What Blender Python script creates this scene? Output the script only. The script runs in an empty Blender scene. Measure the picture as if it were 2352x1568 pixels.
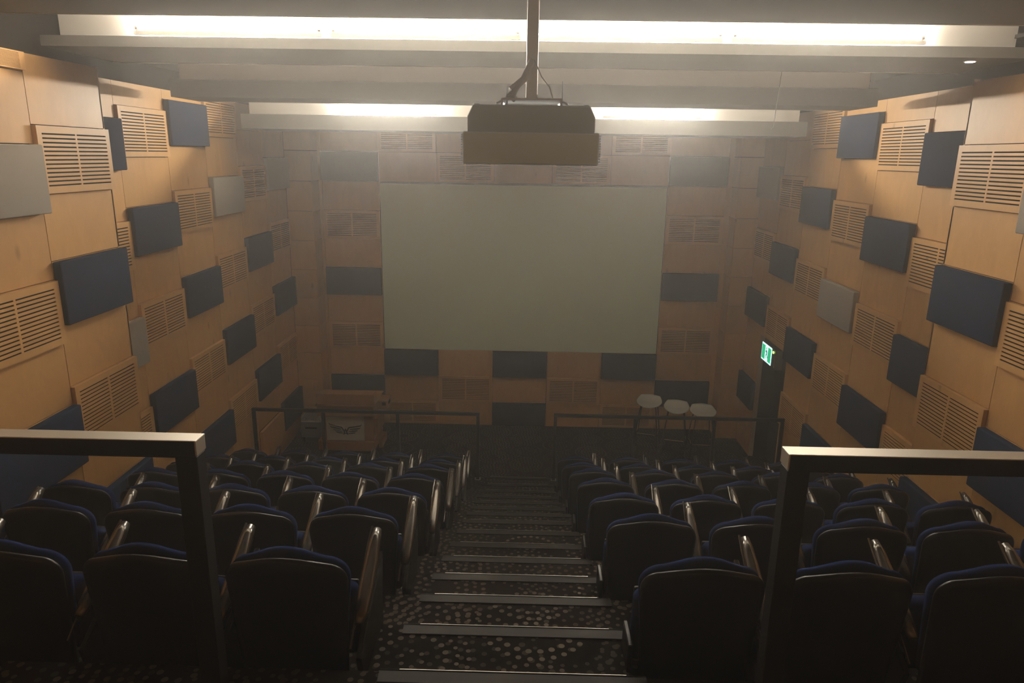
import bpy, bmesh, math, random
from mathutils import Vector, Matrix
random.seed(7)
PI = math.pi
C = bpy.context.scene.collection
SC = bpy.context.scene

# ------------------------------------------------------------------ materials
def nmat(name):
    m = bpy.data.materials.new(name); m.use_nodes = True
    nt = m.node_tree
    return m, nt, nt.nodes['Principled BSDF']

def plain(name, col, rough=.5, metal=0., spec=.5, emit=None, estr=0., coat=0.):
    m, nt, b = nmat(name)
    b.inputs['Base Color'].default_value = (*col, 1)
    b.inputs['Roughness'].default_value = rough
    b.inputs['Metallic'].default_value = metal
    b.inputs['Specular IOR Level'].default_value = spec
    if coat: b.inputs['Coat Weight'].default_value = coat; b.inputs['Coat Roughness'].default_value = .15
    if emit:
        b.inputs['Emission Color'].default_value = (*emit, 1)
        b.inputs['Emission Strength'].default_value = estr
    return m

def N(nt, t, **kw):
    n = nt.nodes.new(t)
    for k, v in kw.items(): setattr(n, k, v)
    return n

def math_node(nt, op, a, b=None, c=None):
    n = nt.nodes.new('ShaderNodeMath'); n.operation = op
    for i, v in enumerate((a, b, c)):
        if v is None: continue
        if isinstance(v, (int, float)): n.inputs[i].default_value = v
        else: nt.links.new(v, n.inputs[i])
    return n.outputs[0]

def timber(name, col, amp=.10, rough=.42):
    """birch plywood: faint stretched grain, small knots, a little difference from board to board"""
    m, nt, b = nmat(name); L = nt.links
    tc = N(nt, 'ShaderNodeTexCoord'); geo = N(nt, 'ShaderNodeNewGeometry')
    info = N(nt, 'ShaderNodeObjectInfo')
    mp = N(nt, 'ShaderNodeMapping'); mp.inputs['Scale'].default_value = (1.0, 1.0, .45)
    L.new(tc.outputs['Object'], mp.inputs['Vector'])
    off = N(nt, 'ShaderNodeVectorMath', operation='ADD')
    comb = N(nt, 'ShaderNodeCombineXYZ')
    r7 = math_node(nt, 'MULTIPLY', geo.outputs['Random Per Island'], 37.)
    r8 = math_node(nt, 'MULTIPLY', info.outputs['Random'], 19.)
    L.new(r7, comb.inputs[0]); L.new(r8, comb.inputs[1]); L.new(r7, comb.inputs[2])
    L.new(mp.outputs[0], off.inputs[0]); L.new(comb.outputs[0], off.inputs[1])
    n1 = N(nt, 'ShaderNodeTexNoise'); n1.inputs['Scale'].default_value = 5.; n1.inputs['Detail'].default_value = 4; n1.inputs['Distortion'].default_value = 1.4
    L.new(off.outputs[0], n1.inputs['Vector'])
    n2 = N(nt, 'ShaderNodeTexNoise'); n2.inputs['Scale'].default_value = 60.; n2.inputs['Detail'].default_value = 2
    L.new(off.outputs[0], n2.inputs['Vector'])
    v = N(nt, 'ShaderNodeTexVoronoi'); v.inputs['Scale'].default_value = 4.; v.inputs['Randomness'].default_value = 1.
    L.new(off.outputs[0], v.inputs['Vector'])
    knot = N(nt, 'ShaderNodeMapRange'); knot.inputs['From Min'].default_value = .03; knot.inputs['From Max'].default_value = .12
    knot.inputs['To Min'].default_value = .72; knot.inputs['To Max'].default_value = 1.
    L.new(v.outputs['Distance'], knot.inputs['Value'])
    a = math_node(nt, 'MULTIPLY_ADD', n1.outputs['Fac'], amp * 2.6, 1 - amp * 1.3)
    a2 = math_node(nt, 'MULTIPLY_ADD', n2.outputs['Fac'], amp * .8, 1 - amp * .4)
    a3 = math_node(nt, 'MULTIPLY_ADD', geo.outputs['Random Per Island'], amp * 1.2, 1 - amp * .6)
    t = math_node(nt, 'MULTIPLY', math_node(nt, 'MULTIPLY', a, a2), math_node(nt, 'MULTIPLY', a3, knot.outputs[0]))
    mix = N(nt, 'ShaderNodeVectorMath', operation='SCALE'); mix.inputs[0].default_value = col
    L.new(t, mix.inputs['Scale']); L.new(mix.outputs[0], b.inputs['Base Color'])
    b.inputs['Roughness'].default_value = rough; b.inputs['Specular IOR Level'].default_value = .3
    return m

def fabric(name, col, amp=.25):
    m, nt, b = nmat(name); L = nt.links
    tc = N(nt, 'ShaderNodeTexCoord')
    n1 = N(nt, 'ShaderNodeTexNoise'); n1.inputs['Scale'].default_value = 300.; n1.inputs['Detail'].default_value = 2
    L.new(tc.outputs['Object'], n1.inputs['Vector'])
    t = math_node(nt, 'MULTIPLY_ADD', n1.outputs['Fac'], amp * 2, 1 - amp)
    mix = N(nt, 'ShaderNodeVectorMath', operation='SCALE'); mix.inputs[0].default_value = col
    L.new(t, mix.inputs['Scale']); L.new(mix.outputs[0], b.inputs['Base Color'])
    b.inputs['Roughness'].default_value = .95; b.inputs['Specular IOR Level'].default_value = .0130
    bump = N(nt, 'ShaderNodeBump'); bump.inputs['Strength'].default_value = .15; bump.inputs['Distance'].default_value = .002
    L.new(n1.outputs['Fac'], bump.inputs['Height']); L.new(bump.outputs[0], b.inputs['Normal'])
    return m

def carpet(name):
    """near-black carpet woven with rings of round dots; two scattered layers of rings"""
    m, nt, b = nmat(name); L = nt.links
    tc = N(nt, 'ShaderNodeTexCoord')
    sep = N(nt, 'ShaderNodeSeparateXYZ'); L.new(tc.outputs['Object'], sep.inputs[0])
    def layer(S, ox, oy, nr, seed):
        u = math_node(nt, 'DIVIDE', math_node(nt, 'ADD', sep.outputs[0], ox), S)
        vv = math_node(nt, 'DIVIDE', math_node(nt, 'ADD', sep.outputs[1], oy), S)
        # shift every second column by half a cell
        cu = math_node(nt, 'FLOOR', u)
        par = math_node(nt, 'MULTIPLY', math_node(nt, 'MODULO', math_node(nt, 'ABSOLUTE', cu), 2.), .5)
        v2 = math_node(nt, 'ADD', vv, par)
        cv = math_node(nt, 'FLOOR', v2)
        fu = math_node(nt, 'MULTIPLY', math_node(nt, 'SUBTRACT', math_node(nt, 'SUBTRACT', u, cu), .5), S)
        fv = math_node(nt, 'MULTIPLY', math_node(nt, 'SUBTRACT', math_node(nt, 'SUBTRACT', v2, cv), .5), S)
        r = math_node(nt, 'SQRT', math_node(nt, 'ADD', math_node(nt, 'MULTIPLY', fu, fu), math_node(nt, 'MULTIPLY', fv, fv)))
        dr = S * .5 / (nr + .35)
        k = math_node(nt, 'ROUND', math_node(nt, 'DIVIDE', r, dr))
        kk = math_node(nt, 'MAXIMUM', k, 1.)
        cnt = math_node(nt, 'MULTIPLY', kk, 6.)
        ang = math_node(nt, 'ARCTAN2', fv, fu)
        q = math_node(nt, 'ADD', math_node(nt, 'DIVIDE', math_node(nt, 'MULTIPLY', ang, cnt), 2 * PI), math_node(nt, 'MULTIPLY', kk, .37))
        fq = math_node(nt, 'SUBTRACT', q, math_node(nt, 'ROUND', q))
        arc = math_node(nt, 'DIVIDE', math_node(nt, 'MULTIPLY', math_node(nt, 'MULTIPLY', fq, 2 * PI), math_node(nt, 'MULTIPLY', kk, dr)), cnt)
        drr = math_node(nt, 'SUBTRACT', r, math_node(nt, 'MULTIPLY', kk, dr))
        d = math_node(nt, 'SQRT', math_node(nt, 'ADD', math_node(nt, 'MULTIPLY', arc, arc), math_node(nt, 'MULTIPLY', drr, drr)))
        cell = N(nt, 'ShaderNodeCombineXYZ'); L.new(cu, cell.inputs[0]); L.new(cv, cell.inputs[1]); L.new(kk, cell.inputs[2])
        wn = N(nt, 'ShaderNodeTexWhiteNoise', noise_dimensions='4D'); L.new(cell.outputs[0], wn.inputs['Vector']); wn.inputs['W'].default_value = seed
        cell2 = N(nt, 'ShaderNodeCombineXYZ'); L.new(cu, cell2.inputs[0]); L.new(cv, cell2.inputs[1]); cell2.inputs[2].default_value = 99.
        wn2 = N(nt, 'ShaderNodeTexWhiteNoise', noise_dimensions='4D'); L.new(cell2.outputs[0], wn2.inputs['Vector']); wn2.inputs['W'].default_value = seed + 3
        rad = math_node(nt, 'MULTIPLY_ADD', wn.outputs['Value'], dr * .12, dr * .17)
        dot = math_node(nt, 'LESS_THAN', d, rad)
        inside = math_node(nt, 'LESS_THAN', k, nr + .5)
        nz = math_node(nt, 'GREATER_THAN', k, .5)
        keep = math_node(nt, 'GREATER_THAN', wn.outputs['Value'], .16)
        tone = math_node(nt, 'MULTIPLY_ADD', wn2.outputs['Value'], .75, .25)
        return math_node(nt, 'MULTIPLY', math_node(nt, 'MULTIPLY', dot, inside), math_node(nt, 'MULTIPLY', math_node(nt, 'MULTIPLY', nz, keep), tone))
    a = layer(.50, .12, .31, 5, 1.)
    c = layer(.43, .37, .08, 4, 5.)
    c = math_node(nt, 'MULTIPLY', c, .55)
    f = math_node(nt, 'MAXIMUM', a, c)
    n = N(nt, 'ShaderNodeTexNoise'); n.inputs['Scale'].default_value = 2.2
    L.new(tc.outputs['Object'], n.inputs['Vector'])
    cr = N(nt, 'ShaderNodeMix', data_type='RGBA'); cr.inputs[6].default_value = (.14, .115, .088, 1); cr.inputs[7].default_value = (.11, .105, .09, 1)
    L.new(n.outputs['Fac'], cr.inputs[0])
    mx = N(nt, 'ShaderNodeMix', data_type='RGBA'); mx.inputs[6].default_value = (.0060, .0046, .0040, 1)
    L.new(f, mx.inputs[0]); L.new(cr.outputs[2], mx.inputs[7]); L.new(mx.outputs[2], b.inputs['Base Color'])
    b.inputs['Roughness'].default_value = 1.; b.inputs['Specular IOR Level'].default_value = .05
    return m

M = dict(
    ply=timber('birch_ply', (.60, .345, .14), .10),
    grille=timber('birch_grille', (.62, .36, .15), .07),
    lining=plain('door_lining', (.50, .40, .28), .6),
    wood=timber('lectern_oak', (.30, .16, .065), .14),
    gap=plain('dark_gap', (.012, .010, .008), .9, spec=.1),
    slot=plain('slot_dark', (.008, .006, .004), .9, spec=.05),
    navy=fabric('navy_fabric', (.017, .027, .052)),
    grey=fabric('grey_fabric', (.34, .315, .28), .10),
    screen=plain('screen_vinyl', (.84, .98, .80), .9, spec=.1),
    blackcloth=plain('screen_border', (.01, .01, .01), .9, spec=.1),
    paint=plain('ceiling_paint', (.17, .165, .155), .85, spec=.2),
    slab=plain('upper_ceiling', (.82, .80, .76), .85, spec=.2),
    cove=plain('cove_white', (.78, .76, .72), .8, spec=.2),
    void=plain('void_black', (.045, .042, .040), .9, spec=.1),
    carpet=carpet('dot_carpet'),
    nosing=plain('nosing_rubber', (.012, .011, .010), .6, spec=.15),
    alu=plain('aluminium', (.62, .60, .57), .3, metal=1.),
    shell=plain('seat_shell_plastic', (.004, .004, .0045), .36, spec=.25),
    cushion=fabric('seat_fabric_blue', (.011, .021, .068), .3),
    tablet=plain('tablet_gloss', (.12, .112, .10), .26, metal=.7),
    bracket=plain('seat_bracket', (.19, .185, .175), .45, metal=.4),
    rail=plain('handrail_steel', (.46, .42, .36), .42, metal=.55),
    railpost=plain('rail_post_black', (.006, .006, .007), .6, spec=.2),
    thin=plain('front_rail_bronze', (.012, .010, .009), .4, metal=.2),
    white=plain('white_plastic', (.72, .70, .64), .4),
    chrome=plain('chrome', (.75, .75, .76), .12, metal=1.),
    legdark=plain('dark_leg', (.03, .028, .026), .4, metal=.6),
    proj=plain('projector_grey', (.62, .82, 1.0), .5),
    projdark=plain('projector_dark', (.33, .43, .53), .55),
    pole=plain('pole_grey', (.42, .42, .42), .4, metal=.6),
    sign=plain('logo_board', (.55, .53, .46), .5),
    ink=plain('logo_ink', (.012, .012, .012), .5),
    door=plain('door_dark', (.020, .021, .028), .5),
    green=plain('exit_green', (.0, .35, .16), .5, emit=(.02, .62, .27), estr=.35),
    exitwhite=plain('exit_white', (.8, .9, .9), .5, emit=(.62, 1., .95), estr=.7),
    exitink=plain('exit_figure', (.02, .2, .2), .5, emit=(.0, .10, .14), estr=.2),
    led=plain('led_lime', (.5, .9, .1), .4, emit=(.55, 1., .15), estr=1.6),
    house=plain('exit_housing', (.06, .062, .075), .4),
    tube=plain('tube_glass', (.9, .9, .85), .3, emit=(1., .88, .72), estr=185.),
    downlight=plain('downlight_lens', (.9, .9, .85), .3, emit=(1., .92, .75), estr=6.),
    tube2=plain('tube_glass_far', (.9, .9, .85), .3, emit=(1., .90, .75), estr=400.),
    cable=plain('cable_grey', (.30, .29, .27), .5),
    paper=plain('paper', (.75, .72, .66), .8),
)

# ------------------------------------------------------------------ mesh builders
class MB:
    def __init__(s): s.v = []; s.f = []; s.m = []; s.mats = []
    def mi(s, mat):
        if mat not in s.mats: s.mats.append(mat)
        return s.mats.index(mat)
    def add(s, vs, fs, mat):
        o = len(s.v); i = s.mi(mat)
        s.v += [tuple(v) for v in vs]
        for f in fs: s.f.append(tuple(o + k for k in f)); s.m.append(i)
    def box(s, x0, x1, y0, y1, z0, z1, mat):
        s.add([(x0, y0, z0), (x1, y0, z0), (x1, y1, z0), (x0, y1, z0), (x0, y0, z1), (x1, y0, z1), (x1, y1, z1), (x0, y1, z1)],
              [(0, 3, 2, 1), (4, 5, 6, 7), (0, 1, 5, 4), (1, 2, 6, 5), (2, 3, 7, 6), (3, 0, 4, 7)], mat)
    def prism(s, pts, y0, y1, mat):
        """polygon in x-z extruded along y"""
        n = len(pts)
        vs = [(x, y0, z) for x, z in pts] + [(x, y1, z) for x, z in pts]
        fs = [tuple(range(n)), tuple(range(2 * n - 1, n - 1, -1))] + [(i, i + n, (i + 1) % n + n, (i + 1) % n) for i in range(n)]
        s.add(vs, fs, mat)
    def tube(s, pts, r, mat, seg=10):
        pts = [Vector(p) for p in pts]; rings = []
        rr = r if isinstance(r, (list, tuple)) else [r] * len(pts)
        up0 = Vector((0, 0, 1))
        for i, p in enumerate(pts):
            d = (pts[min(i + 1, len(pts) - 1)] - pts[max(i - 1, 0)]).normalized()
            a = d.cross(up0)
            if a.length < 1e-3: a = d.cross(Vector((1, 0, 0)))
            a.normalize(); b = d.cross(a)
            rings.append([p + (a * math.cos(2 * PI * k / seg) + b * math.sin(2 * PI * k / seg)) * rr[i] for k in range(seg)])
        vs = [v for rg in rings for v in rg]; fs = []
        for i in range(len(pts) - 1):
            for k in range(seg):
                fs.append((i * seg + k, i * seg + (k + 1) % seg, (i + 1) * seg + (k + 1) % seg, (i + 1) * seg + k))
        fs.append(tuple(range(seg - 1, -1, -1))); fs.append(tuple(range((len(pts) - 1) * seg, len(pts) * seg)))
        s.add(vs, fs, mat)
    def mesh(s, name, bevel=0., segs=2, smooth=False, angle=40):
        me = bpy.data.meshes.new(name); me.from_pydata(s.v, [], s.f)
        for m in s.mats: me.materials.append(m)
        for p, i in zip(me.polygons, s.m): p.material_index = i
        bm = bmesh.new(); bm.from_mesh(me)
        bmesh.ops.recalc_face_normals(bm, faces=bm.faces)
        if bevel > 0:
            ed = [e for e in bm.edges if len(e.link_faces) == 2 and e.calc_face_angle(0) > math.radians(30)]
            bmesh.ops.bevel(bm, geom=ed, offset=bevel, segments=segs, profile=.5, affect='EDGES', clamp_overlap=True)
        if smooth:
            for f in bm.faces: f.smooth = True
            for e in bm.edges:
                if len(e.link_faces) == 2 and e.calc_face_angle(0) > math.radians(angle): e.smooth = False
        bm.to_mesh(me); bm.free()
        return me

def obj(name, me, parent=None, loc=(0, 0, 0), rz=0.):
    o = bpy.data.objects.new(name, me); C.objects.link(o)
    o.location = loc; o.rotation_euler = (0, 0, rz)
    if parent: o.parent = parent
    return o
def tag(o, label, cat, group=None, kind=None):
    o['label'] = label; o['category'] = cat
    if group: o['group'] = group
    if kind: o['kind'] = kind
    return o
def empty(name, loc=(0, 0, 0), rz=0.):
    o = bpy.data.objects.new(name, None); C.objects.link(o)
    o.location = loc; o.rotation_euler = (0, 0, rz); o.empty_display_size = .1
    return o
def dup(root, loc, rz=None):
    r = root.copy(); C.objects.link(r); r.location = loc
    if rz is not None: r.rotation_euler = (0, 0, rz)
    for ch in list(root.children):
        c = ch.copy(); C.objects.link(c); c.parent = r
        for g in list(ch.children):
            d = g.copy(); C.objects.link(d); d.parent = c
    return r
ORD = ['', 'first', 'second', 'third', 'fourth', 'fifth', 'sixth', 'seventh', 'eighth', 'ninth', 'tenth', 'eleventh', 'twelfth', 'thirteenth', 'fourteenth', 'fifteenth']

# ------------------------------------------------------------------ wall tiles
P = .45                       # tile course
YE = [-.36, -1.245, -2.13, -3.0225, -3.9, -4.78, -5.68, -6.515, -7.40, -8.285, -9.17, -10.06, -10.94, -11.83, -12.72, -13.6]
XL_B, XL_A, XR_B, XR_A = -3.60, -3.18, 3.57, 3.33
ZTOP = 5.03
_cache = {}
def slotted_mesh(w, h):
    k = ('s', round(w, 3), round(h, 3))
    if k not in _cache:
        b = MB(); g = .004; f0, f1 = .024, .030
        ml, mm = w * .062, w * .011; zt, zb = h * .375, -h * .375; n = 13; t = .0105 * h / .45
        b.box(-w/2 + ml - .002, w/2 - ml + .002, .001, f0, zb - t/2 - .002, zt + t/2 + .002, M['slot'])
        def bx(x0, x1, z0, z1, y0=.001): b.box(x0, x1, y0, f1, z0, z1, M['grille'])
        bx(-w/2 + g, -w/2 + ml, -h/2 + g, h/2 - g); bx(w/2 - ml, w/2 - g, -h/2 + g, h/2 - g)
        bx(-w/2 + ml, w/2 - ml, zt + t/2, h/2 - g); bx(-w/2 + ml, w/2 - ml, -h/2 + g, zb - t/2)
        bx(-mm, mm, zb - t/2, zt + t/2, f0)
        st = (zt - zb) / (n - 1)
        for i in range(n - 1):
            z0 = zb + st * i + t/2; z1 = zb + st * (i + 1) - t/2
            bx(-w/2 + ml, -mm, z0, z1, f0); bx(mm, w/2 - ml, z0, z1, f0)
        _cache[k] = b.mesh('slotted_grille_panel')
    return _cache[k]
def fabric_mesh(w, h, mat):
    k = ('f', round(w, 3), round(h, 3), mat.name)
    if k not in _cache:
        b = MB(); g = .003
        b.box(-w/2 + g, w/2 - g, .001, .064, -h/2 + g, h/2 - g, mat)
        _cache[k] = b.mesh('fabric_panel', bevel=.010, segs=3, smooth=True, angle=60)
    return _cache[k]

NAMES = {'s': ('slotted_grille_panel', 'grille panel'), 'b': ('navy_fabric_panel', 'wall panel'), 'g': ('grey_fabric_panel', 'wall panel')}
def put_panel(kind, pos, rz, w, h, label, group):
    nm, cat = NAMES[kind]
    me = slotted_mesh(w, h) if kind == 's' else fabric_mesh(w, h, M['navy'] if kind == 'b' else M['grey'])
    o = obj(nm, me, None, pos, rz); tag(o, label, cat, group)
    return o
KW = {'s': 'slotted birch grille panel', 'b': 'navy fabric panel', 'g': 'pale grey fabric panel'}
KS = {'s': 'slotted', 'b': 'navy', 'g': 'grey'}
def column_labels(items, where):
    """items top to bottom: list of kinds -> labels"""
    out = []; cnt = {k: sum(1 for i in items if i == k) for k in 'sbg'}; seen = dict.fromkeys('sbg', 0)
    for k in items:
        seen[k] += 1
        if cnt[k] == 1: out.append('only %s %s' % (KW[k], where))
        else: out.append('%s %s, %s %s one down' % (KW[k], where, ORD[seen[k]], KS[k]))
    return out

def build_side(side):
    sg = -1 if side == 'left' else 1
    rz = -PI/2 if side == 'left' else PI/2
    XB, XA = (XL_B, XL_A) if side == 'left' else (XR_B, XR_A)
    dz = 0. if side == 'left' else -.022
    base = [.312, .207, .095, -.017, .322, .207, .087, .413, .30, .19, .087, .413, .30, .19, .087]
    L = {0: [('g', 4.362), ('s', 3.462), ('b', 2.562), ('s', 1.662), ('b', .762)],
         1: [('s', 4.257), ('b', 3.357), ('s', 2.457), ('b', 1.557)],
         2: [('s', 5.045), ('g', 4.145), ('s', 3.245), ('b', 2.345), ('s', 1.445)],
         3: [('b', 4.933), ('s', 4.033), ('b', 3.133), ('s', 2.233), ('b', 1.333)],
         4: [('s', 4.822), ('b', 3.922), ('s', 3.022), ('b', 2.122)],
         5: [('b', 4.707), ('s', 3.807), ('g', 2.907), ('s', 2.007)],
         6: [('s', 4.587), ('b', 3.687), ('s', 2.787), ('b', 1.887)],
         7: [('s', 5.363), ('g', 4.463), ('s', 3.563), ('b', 2.663)]}
    if side == 'right':
        L[0] = [('g', 4.362), ('s', 3.462), ('b', 2.562), ('b', 1.212)]
        L[1] = [('s', 4.257), ('b', 3.357), ('s', 2.457)]
        L[2] = [('s', 5.045), ('b', 4.145), ('s', 3.245), ('b', 2.345), ('s', 1.445)]
        L[3] = [('b', 4.933), ('s', 4.033), ('g', 3.133), ('s', 2.233), ('b', 1.333)]
        L[5] = [('b', 4.707), ('s', 3.807), ('b', 2.907), ('s', 2.007)]
        L[6] = [('s', 4.587), ('b', 3.687), ('s', 2.787), ('b', 1.887)]
    w = MB(); wr = MB(); kc = MB()
    def tile(x, y0, y1, z0, z1):
        g = .003
        xa, xb = (x - .03, x) if sg < 0 else (x, x + .03)
        (w if x == XB else wr).box(xa, xb, y0 + g, y1 - g, z0 + g, z1 - g, M['ply'])
    def back(x, y0, y1, z0, z1):
        t = w if x == XB else wr
        if sg < 0: t.box(x - .16, x - .034, y0, y1, z0, z1, M['gap'])
        else: t.box(x + .034, x + .16, y0, y1, z0, z1, M['gap'])
    for c in range(15):
        y1, y0 = YE[c], YE[c + 1]
        x = XB if c < 6 else XA
        top = ZTOP
        zmin = 0. if c < 6 else (1.2 if c < 8 else 2.4)
        items = L.get(c, [])
        tops = [(k, z + dz) for k, z in items]
        ys = y0, y1
        where = 'on %s wall, %s column from the screen' % (side, ORD[c + 1])
        labs = column_labels([k for k, _ in tops], where)
        if side == 'right' and c == 0:
            labs[-1] = 'low navy fabric panel on right wall, against the far jamb of the exit door'
        used = []
        for (k, zt), lb in zip(tops, labs):
            h = P; zb = zt - P; yy0, yy1 = y0, y1
            if zt > top: h = top - zb; zt = top
            if zb < zmin: continue
            if side == 'right' and c == 0 and zb < 1.9: yy0 = -1.05
            used.append((zb, zt))
            put_panel(k, (x, (yy0 + yy1) / 2, (zb + zt) / 2), rz, yy1 - yy0, h, lb,
                      {'s': 'slotted birch grilles', 'b': 'navy acoustic panels', 'g': 'pale grey acoustic panels'}[k] + ' on the %s wall' % side)
        b0 = base[c] + dz
        lines = [b0 + P * k for k in range(-1, 14)]
        for zb in lines:
            z0, z1 = max(zb, zmin), min(zb + P, top)
            if z1 - z0 < .03: continue
            segs = [(y0, y1, z0, z1)]
            if side == 'right' and c in (0, 1):
                dA, dB, dH = -2.125, -1.05, 1.93
                if z0 >= dH: pass
                elif z1 > dH: segs = [(y0, y1, dH, z1)] + ([(dB, y1, z0, dH)] if c == 0 else [])
                else: segs = [(dB, y1, z0, z1)] if c == 0 else []
            for s_ in segs:
                if side == 'left' and c == 1 and abs(z1 - .657) < .03:
                    pb_ = MB(); pb_.box(-.44, .44, .001, .045, -.222, .222, M['ply'])
                    tag(obj('plain_birch_panel', pb_.mesh('plain_birch_panel', bevel=.002, segs=1), None, (x, (y0 + y1) / 2, (z0 + z1) / 2), rz),
                        'plain raised birch panel low on the left wall, beside the balustrade end', 'wall panel')
                    continue
                if s_[3] - s_[2] > .02: tile(x, *s_)
    # carcass behind the tiles
    if side == 'left':
        back(XB, -5.68, -.33, 0, 5.6)
    else:
        back(XB, -1.034, -.33, 0, 5.6); back(XB, -2.141, -1.034, 1.946, 5.6); back(XB, -5.68, -2.141, 0, 5.6)
    back(XA, -13.6, -5.70, 1.2, 5.6)
    xa, xb = (XB - .16, XA - .0) if sg < 0 else (XA, XB + .16)
    wr.box(xa, xb, -5.70, -5.681, 1.2, ZTOP, M['ply'])
    # corner return that faces the seats, and the short side of the screen recess
    xe = -3.20 if sg < 0 else 3.235
    a, b_ = (XB, xe) if sg < 0 else (xe, XB)
    for k in range(-1, 11):
        z0, z1 = max(.418 + P * k, 0), min(.418 + P * (k + 1), ZTOP)
        if z1 - z0 < .03: continue
        kc.box(a + .003, b_ - .0, -.36, -.33, z0 + .003, z1 - .003, M['ply'])
        xf = xe
        if sg < 0: kc.box(xf - .03, xf, -.333, -.0, z0 + .003, z1 - .003, M['ply'])
        else: kc.box(xf, xf + .03, -.333, -.0, z0 + .003, z1 - .003, M['ply'])
    if sg < 0: kc.box(XB - .1, xe - .034, -.33, .1, 0, 5.6, M['gap'])
    else: kc.box(xe + .034, XB + .1, -.33, .1, 0, 5.6, M['gap'])
    if side == 'right':
        # lining of the door recess
        for (y0, y1, z0, z1) in ((-1.05, -1.035, 0, 1.945), (-2.14, -2.125, 0, 1.945)):
            w.box(XB + .001, XB + .065, y0, y1, z0, z1, M['lining']); w.box(XB + .065, XB + .30, y0, y1, z0, z1, M['door'])
        w.box(XB + .03, XB + .30, -2.14, -1.035, 1.93, 1.945, M['void'])
    o = obj('wall_' + side, w.mesh('wall_' + side)); tag(o, '%s side wall clad in staggered birch plywood tiles' % side, 'wall', kind='structure')
    o = obj('wall_rear_' + side, wr.mesh('wall_rear_' + side)); tag(o, 'stepped-in stretch of the %s wall beside the upper rows' % side, 'wall', kind='structure')
    o = obj('wall_corner_' + side, kc.mesh('wall_corner_' + side)); tag(o, 'plywood corner return %s of the screen wall' % side, 'wall', kind='structure')
build_side('left'); build_side('right')

# front wall -------------------------------------------------------------------
FX = [-3.15, -2.25, -1.35, -.45, .45, 1.35, 2.25, 3.15]
def build_front():
    w = MB()
    edge = {0: {8: 'b', 6: 's', 4: 'b', 2: 's', 0: 'b'}, 6: {8: 'b', 6: 's', 4: 'b', 2: 's', 0: 'b'},
            1: {9: 's', 1: 'b', -1: 's'}, 5: {9: 's', 1: 'b', -1: 's'}, 2: {8: 's', 0: 's'}, 4: {8: 's', 0: 's'},
            3: {9: 's', 1: 'b', -1: 'b'}}
    for c in range(7):
        x0, x1 = FX[c], FX[c + 1]
        rows = sorted(edge[c], reverse=True); kinds = [edge[c][r] for r in rows]
        where = ['left of the screen', 'under the screen, left of middle', '', '', '', '', ''][0]
        labs = column_labels(kinds, 'on front wall, %s column from the left' % ORD[c + 1])
        for r, k, lb in zip(rows, kinds, labs):
            z0, z1 = max(.418 + P * r, .02), .418 + P * (r + 1)
            put_panel(k, ((x0 + x1) / 2, 0, (z0 + z1) / 2), PI, x1 - x0, z1 - z0, lb,
                      {'s': 'slotted birch grilles', 'b': 'navy acoustic panels'}[k] + ' on the front wall')
        for r in range(-1, 11):
            if 1 <= c <= 5 and 2 <= r <= 7: continue
            z0, z1 = max(.418 + P * r, .0), min(.418 + P * (r + 1), ZTOP + .2)
            if z1 - z0 < .03: continue
            w.box(x0 + .003, x1 - .003, 0, .03, z0 + .003, z1 - .003, M['ply'])
    for s in (-1, 1):
        xa, xb = (-3.2, -3.15) if s < 0 else (3.15, 3.235)
        w.box(xa, xb - .003 if s < 0 else xb, .0, .03, 0, ZTOP, M['ply'])
    w.box(-3.7, 3.7, .034, .2, 0, 5.6, M['gap'])
    o = obj('wall_front', w.mesh('wall_front')); tag(o, 'front wall of birch plywood tiles around the projection screen', 'wall', kind='structure')
build_front()

s = empty('projection_screen', (0, .0, 1.318)); tag(s, 'large blank off-white projection screen on the front wall', 'screen')
b = MB(); b.box(-2.242, 2.241, -.006, .03, .0, 2.672, M['screen']); obj('screen_surface', b.mesh('screen_surface'), s)
b = MB(); b.box(-2.25, 2.25, .006, .033, 2.674, 2.70, M['blackcloth']); b.box(-2.25, -2.244, .006, .033, 0, 2.674, M['blackcloth']); b.box(2.243, 2.25, .006, .033, 0, 2.674, M['blackcloth'])
obj('screen_frame', b.mesh('screen_frame'), s)

# ------------------------------------------------------------------ floor, tiers, steps
YS = [-9.096, -8.603, -8.127, -7.671, -7.203, -6.737, -6.252, -5.775, -5.317, -4.874, -4.414, -3.948, -3.464, -2.933, -2.370]
ZS = [.175 * (15 - i) for i in range(15)]
fl = MB()
def tier(y0, y1, z):
    if y0 < -5.70 < y1:
        tier(y0, -5.70, z); tier(-5.70, y1, z); return
    if y1 <= -5.69: x0, x1 = XL_A + .004, XR_A - .004
    else: x0, x1 = XL_B + .004, XR_B - .004
    fl.box(x0, x1, y0, y1, -.2, z, M['carpet'])
fl.box(-3.59, 3.93, YS[14], .03, -.2, 0, M['carpet'])
for k in range(1, 8): tier(YS[2*k - 2], YS[2*k], ZS[2*k])
tier(-13.6, YS[0], ZS[0])
AX0, AX1 = -.545, .635
for k in range(7): fl.box(AX0, AX1, YS[2*k], YS[2*k + 1], ZS[2*k + 2] - .02, ZS[2*k + 1], M['carpet'])
o = obj('floor', fl.mesh('floor')); tag(o, 'raked floor in black carpet woven with rings of pale dots', 'floor', kind='structure')
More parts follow.
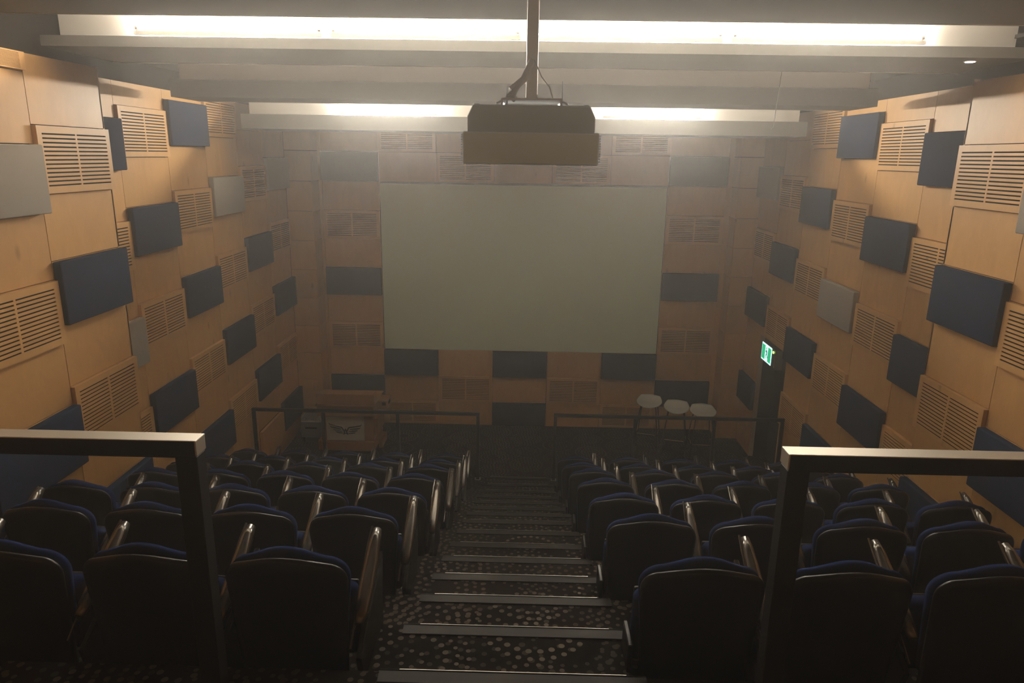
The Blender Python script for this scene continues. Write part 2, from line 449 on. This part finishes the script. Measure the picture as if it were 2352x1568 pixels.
for i in range(15):
    b = MB(); x0, x1 = -.435, (.525 if i < 10 else .475)
    b.box(x0, x1, YS[i] - .058, YS[i] + .004, ZS[i] + .0005, ZS[i] + .006, M['nosing'])
    b.box(x0, x1, YS[i] - .002, YS[i] + .006, ZS[i] - .035, ZS[i] + .006, M['nosing'])
    me = b.mesh('stair_nosing')
    e = empty('stair_nosing', (0, 0, 0))
    e.location = (0.045, YS[i], ZS[i])
    me.transform(Matrix.Translation((-.045, -YS[i], -ZS[i])))
    obj('tread_strip', me, e)
    b = MB(); b.box(x0 + .07, x1 - .07, .0045, .0075, .001, .0075, M['alu']); me = b.mesh('edge_trim'); me.transform(Matrix.Translation((-.045, 0, 0)))
    obj('edge_trim', me, e)
    tag(e, ('dark ribbed nosing strip on the nearest aisle step' if i == 0 else 'dark ribbed nosing strip on the %s aisle step counted down from the rail' % ORD[i + 1]), 'stair nosing', 'nosing strips down the centre aisle')

# ------------------------------------------------------------------ seats
def outline(w0, w1, h0, h1, arch, rad, n=7):
    """back outline in x-z: bottom width w0, top width w1, from h0 to h1, arched top with round corners"""
    pts = [(-w0/2, h0), (w0/2, h0)]
    cx, cz = w1/2 - rad, h1 - arch - rad
    for i in range(n + 1):
        a = -.05 + (PI/2 - .12) * i / n
        pts.append((cx + rad * math.cos(a), cz + rad * math.sin(a)))
    for i in range(1, 8):
        t = i / 8; x = cx * (1 - 2 * t)
        pts.append((x, h1 - arch * (x / cx) ** 2 if abs(cx) > 0 else h1))
    for i in range(n, -1, -1):
        a = -.05 + (PI/2 - .12) * i / n
        pts.append((-(cx + rad * math.cos(a)), cz + rad * math.sin(a)))
    return pts
def bend(me, lean, bow, z0):
    for v in me.vertices:
        v.co.y += -(v.co.z - z0) * lean + bow * (v.co.x / .22) ** 2
    me.update()
def shape_panel(name, pts, y0, y1, mat, bevel, segs=3, puff=0.):
    """slab with a dense face so that it can be bent and puffed"""
    bm = bmesh.new()
    n = len(pts); cx = 0; cz = sum(p[1] for p in pts) / n
    rings = []
    zc = (min(p[1] for p in pts) + max(p[1] for p in pts)) / 2
    def ring(sc, y): return [bm.verts.new((p[0] * sc if sc < 1 else p[0], y, zc + (p[1] - zc) * sc)) for p in pts]
    prof = [(.0, y0), (.5, y0), (.85, y0), (1 - bevel * 2.2, y0), (1., y0 + (y1 - y0) * .3), (1., y0 + (y1 - y0) * .65), (1 - bevel * 2.5, y1 - 0.0), (.85, y1 + puff * .4), (.5, y1 + puff * .85), (.0, y1 + puff)]
    prev = None
    for sc, y in prof:
        if sc == 0.: cur = [bm.verts.new((0, y, zc))]
        else: cur = ring(sc, y)
        if prev:
            if len(prev) == 1: [bm.faces.new((prev[0], cur[(i + 1) % n], cur[i])) for i in range(n)]
            elif len(cur) == 1: [bm.faces.new((prev[i], prev[(i + 1) % n], cur[0])) for i in range(n)]
            else: [bm.faces.new((prev[i], prev[(i + 1) % n], cur[(i + 1) % n], cur[i])) for i in range(n)]
        prev = cur
    bmesh.ops.recalc_face_normals(bm, faces=bm.faces)
    for f in bm.faces: f.smooth = True
    me = bpy.data.meshes.new(name); bm.to_mesh(me); bm.free(); me.materials.append(mat)
    return me

def make_seat():
    r = empty('theatre_seat')
    me = shape_panel('back_shell', outline(.40, .455, .12, .745, .030, .085), 0, .030, M['shell'], .02)
    bend(me, .10, .035, .12); me.transform(Matrix.Translation((0, .135, 0))); obj('back_shell', me, r)
    me = shape_panel('back_cushion', outline(.39, .452, .26, .765, .045, .10), .030, .085, M['cushion'], .035, puff=.03)
    bend(me, .10, .035, .12); me.transform(Matrix.Translation((0, .137, 0))); obj('back_cushion', me, r)
    b = MB(); b.box(-.215, .215, 0, .09, 0, .34, M['cushion'])
    me = b.mesh('seat_cushion', bevel=.035, segs=3, smooth=True)
    for v in me.vertices: v.co.y += v.co.z * -.12
    me.transform(Matrix.Translation((0, .32, .15))); obj('seat_cushion', me, r)
    b = MB(); b.box(-.205, .205, 0, .02, 0, .31, M['shell'])
    me = b.mesh('seat_pan', bevel=.008, segs=2)
    for v in me.vertices: v.co.y += v.co.z * -.12
    me.transform(Matrix.Translation((0, .412, .16))); obj('seat_pan', me, r)
    # side frame that carries the armrest, on the seat's right-hand side
    b = MB()
    b.add([(.245, .20, 0), (.245, .50, 0), (.245, .56, .50), (.245, .22, .36), (.245, .12, .30), (.268, .20, 0), (.268, .50, 0), (.268, .56, .50), (.268, .22, .36), (.268, .12, .30)],
          [(0, 1, 2, 3, 4), (9, 8, 7, 6, 5), (0, 5, 6, 1), (1, 6, 7, 2), (2, 7, 8, 3), (3, 8, 9, 4), (4, 9, 5, 0)], M['shell'])
    fr = obj('side_frame', b.mesh('side_frame', bevel=.004, segs=1), r)
    b = MB(); b.box(.238, .276, .24, .42, 0, .012, M['bracket']); b.box(.247, .266, .235, .25, .0, .10, M['bracket']); obj('floor_plate', b.mesh('floor_plate', bevel=.002, segs=1), fr)
    # stowed writing tablet lying along the armrest
    A, B_ = Vector((.262, .135, .455)), Vector((.262, .50, .632))
    bm = bmesh.new(); n = 12; secs = []
    for i in range(9):
        t = i / 8; p = A.lerp(B_, t); wd = .024 + .007 * math.sin(PI * min(1, t * 1.15)); th = .020 + .010 * t
        if i == 8: wd *= .75; th *= .6
        if i == 0: wd *= .8; th *= .7
        dz_ = -.012 * (1 - t) ** 2
        secs.append([bm.verts.new((p.x + wd * math.cos(2 * PI * k / n), p.y - .45 * th * math.sin(2 * PI * k / n), p.z + dz_ + th * math.sin(2 * PI * k / n))) for k in range(n)])
    for i in range(8):
        for k in range(n): bm.faces.new((secs[i][k], secs[i][(k + 1) % n], secs[i + 1][(k + 1) % n], secs[i + 1][k]))
    bm.faces.new(secs[0][::-1]); bm.faces.new(secs[8])
    bmesh.ops.recalc_face_normals(bm, faces=bm.faces)
    for f in bm.faces: f.smooth = True
    me = bpy.data.meshes.new('armrest'); bm.to_mesh(me); bm.free(); me.materials.append(M['tablet'])
    arm = obj('armrest', me, r)
    b = MB(); b.tube([(.236, .09, .37), (.236, .26, .50), (.236, .44, .61), (.240, .505, .645)], .005, M['tablet'], 6)
    b.box(.2345, .2375, .16, .44, .40, .43, M['shell'])
    obj('writing_tablet', b.mesh('writing_tablet', smooth=True), r)['label'] = 'folded writing tablet with glossy edge'
    # left hinge bracket
    b = MB(); b.box(-.238, -.218, .24, .40, .012, .30, M['shell']); b.box(-.240, -.212, .26, .40, 0, .012, M['bracket'])
    obj('leg', b.mesh('leg', bevel=.004, segs=1), r)
    return r
seat0 = make_seat()
first = True
LC = {1: (-.80, .534), 2: (-.80, .534), 3: (-.785, .522), 4: (-.785, .522), 5: (-.81, .565), 6: (-.83, .59), 7: (-.86, .605)}
RC = {1: (.735, .535), 2: (.735, .535), 3: (.735, .535), 4: (.735, .54), 5: (.735, .57), 6: (.72, .605), 7: (.72, .635)}
COL = ['next to the aisle', 'second from the aisle', 'third from the aisle', 'fourth from the aisle', 'beside the wall']
for row in range(1, 8):
    for blk, sg, tab in (('left', -1, LC), ('right', 1, RC)):
        c0, pt = tab[row]
        for k in range(5):
            if row in (1, 2) and False: continue
            x = c0 + sg * pt * k
            loc = (x, YS[2*row - 2], ZS[2*row])
            if first: o = seat0; o.location = loc; first = False
            else: o = dup(seat0, loc)
            rn = 'nearest row' if row == 1 else ('front row' if row == 7 else '%s row from the stage' % ORD[8 - row])
            tag(o, 'navy seat in %s block, %s, %s' % (blk, rn, COL[k]), 'theatre seat', 'tip-up seats in the %s block' % blk)

# pale tablet left open on the right block
b = MB(); b.box(-.11, .11, -.07, .12, 0, .014, M['grey'])
me = b.mesh('open_writing_tablet', bevel=.006, segs=2)
o = obj('open_tablet_arm', me, None, (2.80, -4.00, 1.03)); o.rotation_euler = (.15, 0, .15)
tag(o, 'pale open writing tablet beside the right wall, over a seat behind the rail post', 'writing tablet')

# ------------------------------------------------------------------ near handrails
def handrail(name, x_in, x_out, label):
    r = empty(name, (0, -9.30, ZS[0])); lo, hi = min(x_in, x_out), max(x_in, x_out)
    b = MB(); b.box(lo, hi, -.03, .035, .93, .98, M['rail']); me = b.mesh('top_rail', bevel=.003, segs=2)
    obj('top_rail', me, r)
    for x in (x_in + (.035 if x_in > 0 else -.035),):
        b = MB(); b.box(x - .033, x + .033, -.028, .033, 0, .929, M['railpost']); obj('post', b.mesh('post', bevel=.003, segs=1), r)
    b = MB(); xx = x_out - (.04 if x_out > 0 else -.04); b.box(xx - .033, xx + .033, -.028, .033, 0, .929, M['railpost']); obj('post', b.mesh('post', bevel=.003, segs=1), r)
    b = MB(); b.box(lo + .004, hi - .004, -.0305, -.0295, .931, .978, M['railpost']); b.box(lo + .004, hi - .004, -.028, .033, .925, .9295, M['railpost']); obj('under_strip', b.mesh('under_strip'), r)
    tag(r, label, 'handrail', 'handrails at the top landing')
handrail('handrail', -.904, XL_A + .05, 'black square-section handrail in the left foreground, satin top')
handrail('handrail', .842, XR_A - .05, 'square-section handrail in the right foreground, brightly lit satin top')

# front balustrades ----------------------------------------------------------------
def front_rail(xs, label, ypl):
    r = empty('front_balustrade', (0, ypl, .175))
    lo, hi = min(xs), max(xs)
    b = MB(); b.box(lo - .022, hi + .022, -.022, .022, .917, .96, M['thin']); obj('top_rail', b.mesh('top_rail', bevel=.006, segs=2), r)
    for x in xs:
        b = MB(); b.box(x - .021, x + .021, -.021, .021, .006, .916, M['thin']); p = obj('post', b.mesh('post', bevel=.003, segs=1), r)
        b = MB(); b.box(x - .04, x + .04, -.04, .04, 0, .006, M['bracket']); obj('base_plate', b.mesh('base_plate'), p)
    tag(r, label, 'balustrade', 'low rails along the front row')
front_rail([-3.53, -2.60, -1.60, -.53], 'thin bronze balustrade left of the aisle, in front of the lectern', -2.44)
front_rail([.50, 1.56, 2.61, 3.50], 'thin bronze balustrade right of the aisle, in front of the white stools', -2.42)

# ------------------------------------------------------------------ lectern
r = empty('lectern', (-2.57, -1.36, 0)); tag(r, 'wooden lectern with a winged emblem board facing the seats', 'lectern')
def pb(name, boxes, parent=r, bevel=.004):
    b = MB()
    for (x0, x1, y0, y1, z0, z1, m) in boxes: b.box(x0, x1, y0, y1, z0, z1, M[m])
    return obj(name, b.mesh(name, bevel=bevel, segs=1), parent)
pb('toe_kick', [(-.37, .37, .05, .60, 0, .07, 'gap')])
pb('plinth', [(-.405, .40, 0, .66, .07, .21, 'wood')])
pb('body', [(-.375, .385, .055, .62, .21, .63, 'wood')])
pb('counter', [(-.44, .40, -.01, .68, .63, .785, 'wood')])
pb('ledge', [(-.465, .42, -.03, .70, .786, .804, 'wood')])
pb('screen_hood', [(-.445, .41, 0, .20, .805, .97, 'wood')])
lb = pb('logo_board', [(-.325, .245, .030, .054, .225, .61, 'sign')]); lb['label'] = 'off-white board with a black winged emblem'
# emblem strokes, traced as tapering feathers in board units (0..1 across, 0..1 up)
def stroke(b, pts, wd):
    n = len(pts); left = []; right = []
    for i, (x, z) in enumerate(pts):
        x2, z2 = pts[min(i + 1, n - 1)]; x1, z1 = pts[max(i - 1, 0)]
        dx, dz = x2 - x1, z2 - z1; l = math.hypot(dx, dz) or 1
        left.append((x - dz / l * wd[i], z + dx / l * wd[i])); right.append((x + dz / l * wd[i], z - dx / l * wd[i]))
    b.prism(left + right[::-1], .0265, .0295, M['ink'])
X0, X1, Z0, Z1 = -.325, .245, .225, .61
def bp(px, py): return (X0 + (px - 50) / (2230 - 50) * (X1 - X0), Z1 - (py - 60) / (1440 - 60) * (Z1 - Z0))
b = MB(); W = .0085
def st(pp, ws): stroke(b, [bp(*p) for p in pp], [W * w for w in ws])
st([(170, 440), (250, 520), (560, 590), (930, 670), (1060, 880), (1090, 960)], [.2, .9, 1, 1.1, 1., .8])
st([(270, 620), (350, 680), (640, 740), (890, 790)], [.2, .9, 1, .7])
st([(420, 780), (520, 835), (760, 880), (960, 930)], [.2, .9, 1, .5])
st([(570, 925), (660, 970), (830, 1000), (1000, 1020)], [.2, .8, .9, .5])
st([(2110, 500), (2030, 580), (1700, 640), (1350, 690), (1250, 870), (1215, 950)], [.2, .9, 1, 1.1, 1., .8])
st([(2030, 690), (1950, 735), (1680, 770), (1410, 800)], [.2, .9, 1, .7])
st([(1870, 830), (1800, 870), (1560, 900), (1330, 935)], [.2, .9, 1, .5])
st([(1740, 970), (1650, 1000), (1480, 1025), (1310, 1040)], [.2, .8, .9, .5])
st([(1040, 1095), (1090, 960), (1150, 760)], [.9, 1, .8])
st([(1280, 1100), (1215, 950), (1150, 760)], [.9, 1, .8])
st([(1070, 1025), (1240, 1030)], [.7, .7])
obj('winged_emblem', b.mesh('winged_emblem'), lb)
pb('side_shelf', [(.405, .56, .22, .50, .60, .615, 'wood'), (.405, .425, .22, .50, .615, .63, 'wood')])
q = pb('drawer', [(.386, .56, .30, .60, .64, .775, 'wood')]); pb('finger_hole', [(.555, .562, .36, .50, .70, .75, 'gap'), (.47, .53, .297, .302, .70, .75, 'gap')], q, 0)
pb('side_flap', [(.386, .44, .10, .60, .30, .56, 'wood')])
pb('foot_rail', [(.40, .46, .30, .66, .0, .13, 'wood'), (-.47, -.41, .06, .50, .05, .20, 'wood')])

# paper tray on a low stand left of the lectern
r = empty('paper_tray_unit', (-3.25, -.95, 0)); tag(r, 'low pale cabinet with an open tray of papers, left of the lectern', 'cabinet')
pb('cabinet', [(-.16, .17, 0, .40, 0.10, .36, 'bracket'), (-.12, .13, .05, .35, 0, .10, 'gap')], r)
t = pb('tray', [(-.15, .16, -.01, .38, .361, .372, 'white'), (-.15, -.14, -.01, .38, .372, .44, 'white'), (.15, .16, -.01, .38, .372, .44, 'white'), (-.14, .15, .37, .38, .372, .44, 'white')], r, .002)
for i in range(6):
    b = MB(); b.box(-.09 + i * .03, -.085 + i * .03, 0, .3, .374, .45 - .004 * (i % 3), M['paper']); obj('paper_divider', b.mesh('paper_divider'), t)
pb('handle', [(-.09, .09, -.012, -.001, .25, .275, 'gap')], r, 0)

# ------------------------------------------------------------------ stools
def make_stool():
    r = empty('bar_stool')
    bm = bmesh.new(); nu, nv = 17, 15; top = []; bot = []
    def surf(u, v):
        # u -1..1 across, v -1 (front, towards the seats) .. 1 (raised back)
        r_ = 1 - .10 * (abs(u) ** 3) * 1.0
        wx = .195 * (1 - .10 * max(0, v) ** 2 - .22 * max(0, -v) ** 4) 
        x = u * wx * (1 - .10 * abs(v) ** 6)
        y = v * .17 * (1 - .13 * abs(u) ** 4)
        z = .715 + .020 * u * u + .095 * max(0, v - .05) ** 1.8 - .035 * max(0, -v - .35) ** 1.5 + .012 * abs(u) ** 3
        return (x, y, z)
    for j in range(nv):
        for i in range(nu):
            u, v = -1 + 2 * i / (nu - 1), -1 + 2 * j / (nv - 1)
            # squash the square into a rounded shape
            uu = u * math.sqrt(max(0, 1 - .30 * v * v)); vv = v * math.sqrt(max(0, 1 - .30 * u * u))
            p = surf(uu, vv); top.append(bm.verts.new(p)); bot.append(bm.verts.new((p[0] * .985, p[1] * .985, p[2] - .016)))
    idx = lambda i, j: j * nu + i
    for j in range(nv - 1):
        for i in range(nu - 1):
            bm.faces.new((top[idx(i, j)], top[idx(i + 1, j)], top[idx(i + 1, j + 1)], top[idx(i, j + 1)]))
            bm.faces.new((bot[idx(i, j + 1)], bot[idx(i + 1, j + 1)], bot[idx(i + 1, j)], bot[idx(i, j)]))
    bd = [idx(i, 0) for i in range(nu)] + [idx(nu - 1, j) for j in range(1, nv)] + [idx(i, nv - 1) for i in range(nu - 2, -1, -1)] + [idx(0, j) for j in range(nv - 2, 0, -1)]
    for a, c in zip(bd, bd[1:] + bd[:1]): bm.faces.new((top[a], bot[a], bot[c], top[c]))
    bmesh.ops.recalc_face_normals(bm, faces=bm.faces)
    for f in bm.faces: f.smooth = True
    me = bpy.data.meshes.new('seat'); bm.to_mesh(me); bm.free(); me.materials.append(M['white'])
    obj('seat', me, r)
    for sx in (-1, 1):
        for sy in (-1, 1):
            b = MB(); b.tube([(sx * .11, sy * .09, .70), (sx * .125, sy * .11, .62), (sx * .19, sy * .19, 0.)], .009, M['legdark'], 8)
            obj('leg', b.mesh('leg', smooth=True), r)
    b = MB(); zf = .25
    b.tube([(-.165, .10, zf), (-.166, -.13, zf), (-.145, -.165, zf), (.145, -.165, zf), (.166, -.13, zf), (.165, .10, zf)], .0075, M['chrome'], 8)
    obj('footrest', b.mesh('footrest', smooth=True), r)['label'] = 'bent chrome footrest'
    return r
st0 = make_stool()
for i, (x, y, rz, lb) in enumerate([(2.05, -.72, -.30, 'white bar stool nearest the screen, leftmost of the three on the stage'),
                                    (2.43, -.95, -.24, 'white bar stool in the middle of the three on the stage'),
                                    (2.80, -1.10, -.05, 'white bar stool nearest the exit door, rightmost of the three')]):
    o = st0 if i == 0 else dup(st0, (0, 0, 0))
    o.location = (x, y, 0); o.rotation_euler = (0, 0, rz); tag(o, lb, 'stool', 'white bar stools on the stage')

# ------------------------------------------------------------------ exit door and sign
d = empty('door_1', (XR_B, -1.5875, 0)); tag(d, 'dark exit door set back in the right wall', 'door', kind='structure')
pb('door_leaf', [(.25, .29, -.53, .53, .002, 1.925, 'door')], d)
pb('door_closer', [(.20, .249, -.05, .25, 1.80, 1.86, 'house')], d)
pb('door_handle', [(.215, .249, -.48, -.36, .98, 1.01, 'alu')], d)
e = empty('exit_sign', (XR_B - .055, -1.60, 1.80)); tag(e, 'lit green running man exit sign over the right-hand door', 'exit sign')
pb('housing', [(-.028, .085, -.33, .21, -.15, .128, 'house')], e, .006)
f = pb('face', [(-.033, -.0285, -.19, .205, -.125, .122, 'exitwhite')], e, 0)
b = MB()
b.box(-.035, -.0335, -.175, -.055, -.105, .102, M['green']); b.box(-.035, -.0335, .062, .19, -.105, .102, M['green'])
obj('green_field', b.mesh('green_field'), f)
b = MB()
def limb(pp, wd):
    n = len(pp)
    for (ya, za), (yb, zb) in zip(pp, pp[1:]):
        dy, dz = yb - ya, zb - za; l = math.hypot(dy, dz); ny, nz = -dz / l * wd, dy / l * wd
        vs = [(-.0352, ya + ny, za + nz), (-.0352, yb + ny, zb + nz), (-.0352, yb - ny, zb - nz), (-.0352, ya - ny, za - nz)]
        vs += [(-.0336, v[1], v[2]) for v in vs]
        b.add(vs, [(0, 1, 2, 3), (7, 6, 5, 4), (0, 4, 5, 1), (1, 5, 6, 2), (2, 6, 7, 3), (3, 7, 4, 0)], M['exitink'])
limb([(.005, .05), (.0, -.01)], .013); limb([(.0, -.01), (.03, -.045), (.02, -.085)], .008); limb([(.0, -.01), (-.03, -.03), (-.05, -.06)], .008)
limb([(.004, .04), (.035, .015), (.045, .03)], .006); limb([(.004, .04), (-.03, .02), (-.045, -.005)], .006); limb([(-.0, .062), (.016, .062), (.0162, .078), (.0, .078)], .010)
obj('running_figure', b.mesh('running_figure'), f)
b = MB(); b.tube([(-.031, -.262, .085), (-.040, -.262, .085)], .017, M['led'], 12); obj('indicator_light', b.mesh('indicator_light'), e)['label'] = 'lime indicator light'
pb('end_cap', [(-.034, -.027, -.325, -.315, -.12, .06, 'alu')], e, 0)

# ------------------------------------------------------------------ ceiling
c = MB()
c.box(-3.8, 3.8, -13.7, .25, 5.55, 5.65, M['slab'])
o = obj('ceiling', c.mesh('ceiling')); tag(o, 'flat upper ceiling above the hanging bulkheads', 'ceiling', kind='structure')
w = MB()   # dark upper wall strips above the timber, plus added dark covers
for (x0, x1, y0, y1) in ((-3.42, -3.34, -13.6, -5.68), (-3.84, -3.77, -5.68, 0), (3.50, 3.58, -13.6, -5.68), (3.74, 3.82, -5.68, 0)):
    w.box(x0, x1, y0, y1, 4.9, 5.55, M['void'])
w.box(-3.76, -3.215, -13.6, -.4, 5.235, 5.26, M['void']); w.box(3.27, 3.73, -13.6, -.4, 5.235, 5.26, M['void'])  # flat covers added to darken the side void and shade the wall tops
o = obj('trim_5', w.mesh('trim_5')); tag(o, 'dark upper walls and added shading covers above the tiled side walls', 'trim', kind='structure')
def bulkhead(n, yl, ye, zb, zlip, yup, xl, xr, label):
    b = MB(); t = .02
    b.box(xl, xr, yl + t, ye, zb, zb + t, M['paint'])
    b.box(xl, xr, yl, yl + t, zb, zlip, M['paint'])
    b.box(xl + .04, xr - .04, yup, yup + t, zb + t, 5.5, M['cove'])
    b.box(xl, xr, ye - .001, ye + .012, zb - .004, zb + .055, M['rail'])
    o = obj('trim_%d' % n, b.mesh('trim_%d' % n)); tag(o, label, 'trim', kind='structure')
bulkhead(1, -6.31, -5.47, 5.093, 5.160, -6.15, -3.17, 3.325, 'hanging ceiling bulkhead with the long bright light trough')
bulkhead(2, -4.50, -3.95, 4.912, 5.065, -4.37, -3.215, 3.20, 'unlit ceiling bulkhead in the middle')
bulkhead(3, -2.60, -1.80, 4.702, 4.868, -2.42, -3.33, 3.31, 'ceiling bulkhead closest to the screen, with two bright tubes')
bulkhead(4, -8.60, -6.84, 5.200, 5.265, -8.45, -3.12, 3.27, 'ceiling bulkhead overhead')
def tube_light(x, y, z, length, label, mat='tube'):
    r = empty('fluorescent_tube', (x, y, z)); tag(r, label, 'tube light', 'tubes in the ceiling troughs')
    b = MB(); b.tube([(-length/2, 0, 0), (length/2, 0, 0)], .013, M[mat], 6); obj('glass_tube', b.mesh('glass_tube', smooth=True), r)
    b = MB(); b.tube([(-length/2 - .02, 0, 0), (-length/2 - .001, 0, 0)], .015, M['alu'], 10); b.tube([(length/2 + .001, 0, 0), (length/2 + .02, 0, 0)], .015, M['alu'], 10)
    b.box(-length/2 - .03, length/2 + .03, -.02, .02, -.042, -.018, M['white']); obj('batten', b.mesh('batten'), r)
LV = ['left end', 'left of the pole', 'right of the pole', 'right end']
for i, x in enumerate((-1.95, -.63, .70, 2.02)):
    tube_light(x, -6.222, 5.222, 1.2, 'warm tube in the nearest lit trough, %s' % LV[i])
for x, lb in ((-1.60, 'left'), (1.52, 'right')):
    tube_light(x, -2.49, 4.925, 1.10, 'warm tube in the far trough near the screen, %s of the projector' % lb, 'tube2')

# ------------------------------------------------------------------ projector
PY = -8.62
r = empty('projector', (.072, PY, 4.405)); tag(r, 'grey ceiling projector hanging on a pole in the middle', 'projector')
b = MB(); b.prism([(-.243, 0), (.243, 0), (.245, .112), (-.245, .112)], -.02, .12, M['proj']); obj('rear_panel', b.mesh('rear_panel', bevel=.006, segs=2), r)
b = MB(); b.prism([(-.228, .105), (.228, .105), (.228, .165), (.208, .205), (-.208, .205), (-.228, .165)], -.005, .36, M['projdark']); b.box(-.225, .225, .12, .36, .02, .105, M['projdark'])
obj('housing', b.mesh('housing', bevel=.006, segs=2), r)
for s_ in (-1, 1):
    b = MB()
    for i in range(11): b.box(s_ * .245 - .006, s_ * .245 + .006, .0, .11, .012 + i * .0088, .0165 + i * .0088, M['proj'])
    obj('vent_fins', b.mesh('vent_fins'), r)
for s_ in (-1, 1):
    b = MB(); b.tube([(s_ * .200, .10, .204), (s_ * .200, .10, .214)], .011, M['projdark'], 12); obj('foot', b.mesh('foot'), r)
b = MB(); b.box(-.11, .11, .05, .25, .226, .232, M['pole']); b.box(-.11, -.103, .05, .25, .206, .227, M['pole']); b.box(.103, .11, .05, .25, .206, .227, M['pole']); b.box(-.02, .022, .12, .18, .232, .25, M['pole'])
obj('mount_plate', b.mesh('mount_plate'), r)
b = MB(); b.box(-.022, .022, .125, .17, .235, 1.14, M['pole']); obj('pole', b.mesh('pole', bevel=.006, segs=2), r)
b = MB()
b.tube([(-.004, .118, .36), (-.03, .10, .30), (-.075, .09, .262), (-.085, .09, .245), (-.06, .10, .232)], .013, M['cable'], 8)
b.tube([(-.002, .116, .37), (-.025, .10, .31), (-.055, .085, .27), (-.07, .085, .238)], .010, M['cable'], 8)
b.tube([(.008, .118, .37), (.035, .10, .31), (.065, .10, .275), (.078, .10, .235)], .0025, M['cable'], 6)
b.tube([(-.11, .06, .222), (-.125, .06, .214), (-.128, .07, .205)], .004, M['cable'], 6); b.tube([(.11, .06, .222), (.13, .06, .214), (.135, .07, .205)], .004, M['cable'], 6)
obj('cable_bundle', b.mesh('cable_bundle', smooth=True), r)
for x, h in ((-.09, .275), (.112, .295)):
    b = MB(); b.tube([(x, .10, .21), (x, .10, h)], [.0035, .001], M['projdark'], 6); obj('antenna', b.mesh('antenna'), r)

# thin cord hanging near the right end of the middle bulkhead
b = MB(); b.tube([(2.0, -5.44, 5.09), (1.985, -5.44, 4.80), (1.98, -5.44, 4.69), (1.965, -5.44, 4.665), (1.955, -5.44, 4.70)], .0022, M['cable'], 6)
o = obj('hanging_cord', b.mesh('hanging_cord')); tag(o, 'thin pale cord hanging from the ceiling on the right', 'cord')

r = empty('recessed_downlight', (3.0, -6.16, 5.086)); tag(r, 'tiny lit downlight in the nearest ceiling bulkhead, far right', 'downlight')
b = MB(); b.tube([(0, 0, -.002), (0, 0, .006)], .030, M['downlight'], 16); obj('lens', b.mesh('lens'), r)
b = MB(); b.tube([(0, 0, .001), (0, 0, .0065)], .040, M['white'], 16); obj('trim_ring', b.mesh('trim_ring'), r)

# back of the hall
w = MB(); w.box(-3.4, 3.5, -13.72, -13.6, 2.4, 5.6, M['ply'])
o = obj('wall_back', w.mesh('wall_back')); tag(o, 'rear wall of the hall', 'wall', kind='structure')

# ------------------------------------------------------------------ haze and world
wd = bpy.data.worlds.new('hall_air'); SC.world = wd; wd.use_nodes = True
nt = wd.node_tree
nt.nodes['Background'].inputs[0].default_value = (0, 0, 0, 1)
L = nt.links
vs = nt.nodes.new('ShaderNodeVolumeScatter'); vs.inputs['Anisotropy'].default_value = .72
vs.inputs['Color'].default_value = (1., 1., 1., 1)
vs.inputs['Density'].default_value = .0130
L.new(vs.outputs[0], nt.nodes['World Output'].inputs['Volume'])
wd.cycles.volume_sampling = 'MULTIPLE_IMPORTANCE'; wd.cycles.homogeneous_volume = True

# ------------------------------------------------------------------ camera
cam = bpy.data.cameras.new('camera'); co = bpy.data.objects.new('camera', cam); C.objects.link(co)
f, cx, cy, cz, yaw, pit, rol = 1621.4437, .061828, -11.253111, 4.434539, -.0174974886, -.256880157, .0154885843
cyw, syw, cp, sp = math.cos(yaw), math.sin(yaw), math.cos(pit), math.sin(pit)
fw = Vector((syw * cp, cyw * cp, sp)); rt = Vector((cyw, -syw, 0)); up = rt.cross(fw)
r2 = rt * math.cos(rol) + up * math.sin(rol); u2 = up * math.cos(rol) - rt * math.sin(rol)
mw = Matrix.Identity(4)
for i in range(3): mw[i][0], mw[i][1], mw[i][2] = r2[i], u2[i], -fw[i]
mw[0][3], mw[1][3], mw[2][3] = cx, cy, cz
co.matrix_world = mw
cam.sensor_fit = 'HORIZONTAL'; cam.sensor_width = 36; cam.lens = f / 2352 * 36; cam.clip_start = .05; cam.clip_end = 60
SC.camera = co
SC.view_settings.view_transform = 'Standard'; SC.view_settings.look = 'None'; SC.view_settings.gamma = 1; SC.view_settings.exposure = 1.22
SC.view_settings.use_curve_mapping = False
cy_ = SC.cycles
cy_.use_denoising = True
cy_.max_bounces = 5; cy_.diffuse_bounces = 4; cy_.glossy_bounces = 3; cy_.transmission_bounces = 2; cy_.volume_bounces = 1
cy_.caustics_reflective = False; cy_.caustics_refractive = False
cy_.sample_clamp_indirect = 6.
cy_.use_adaptive_sampling = False; cy_.use_light_tree = False
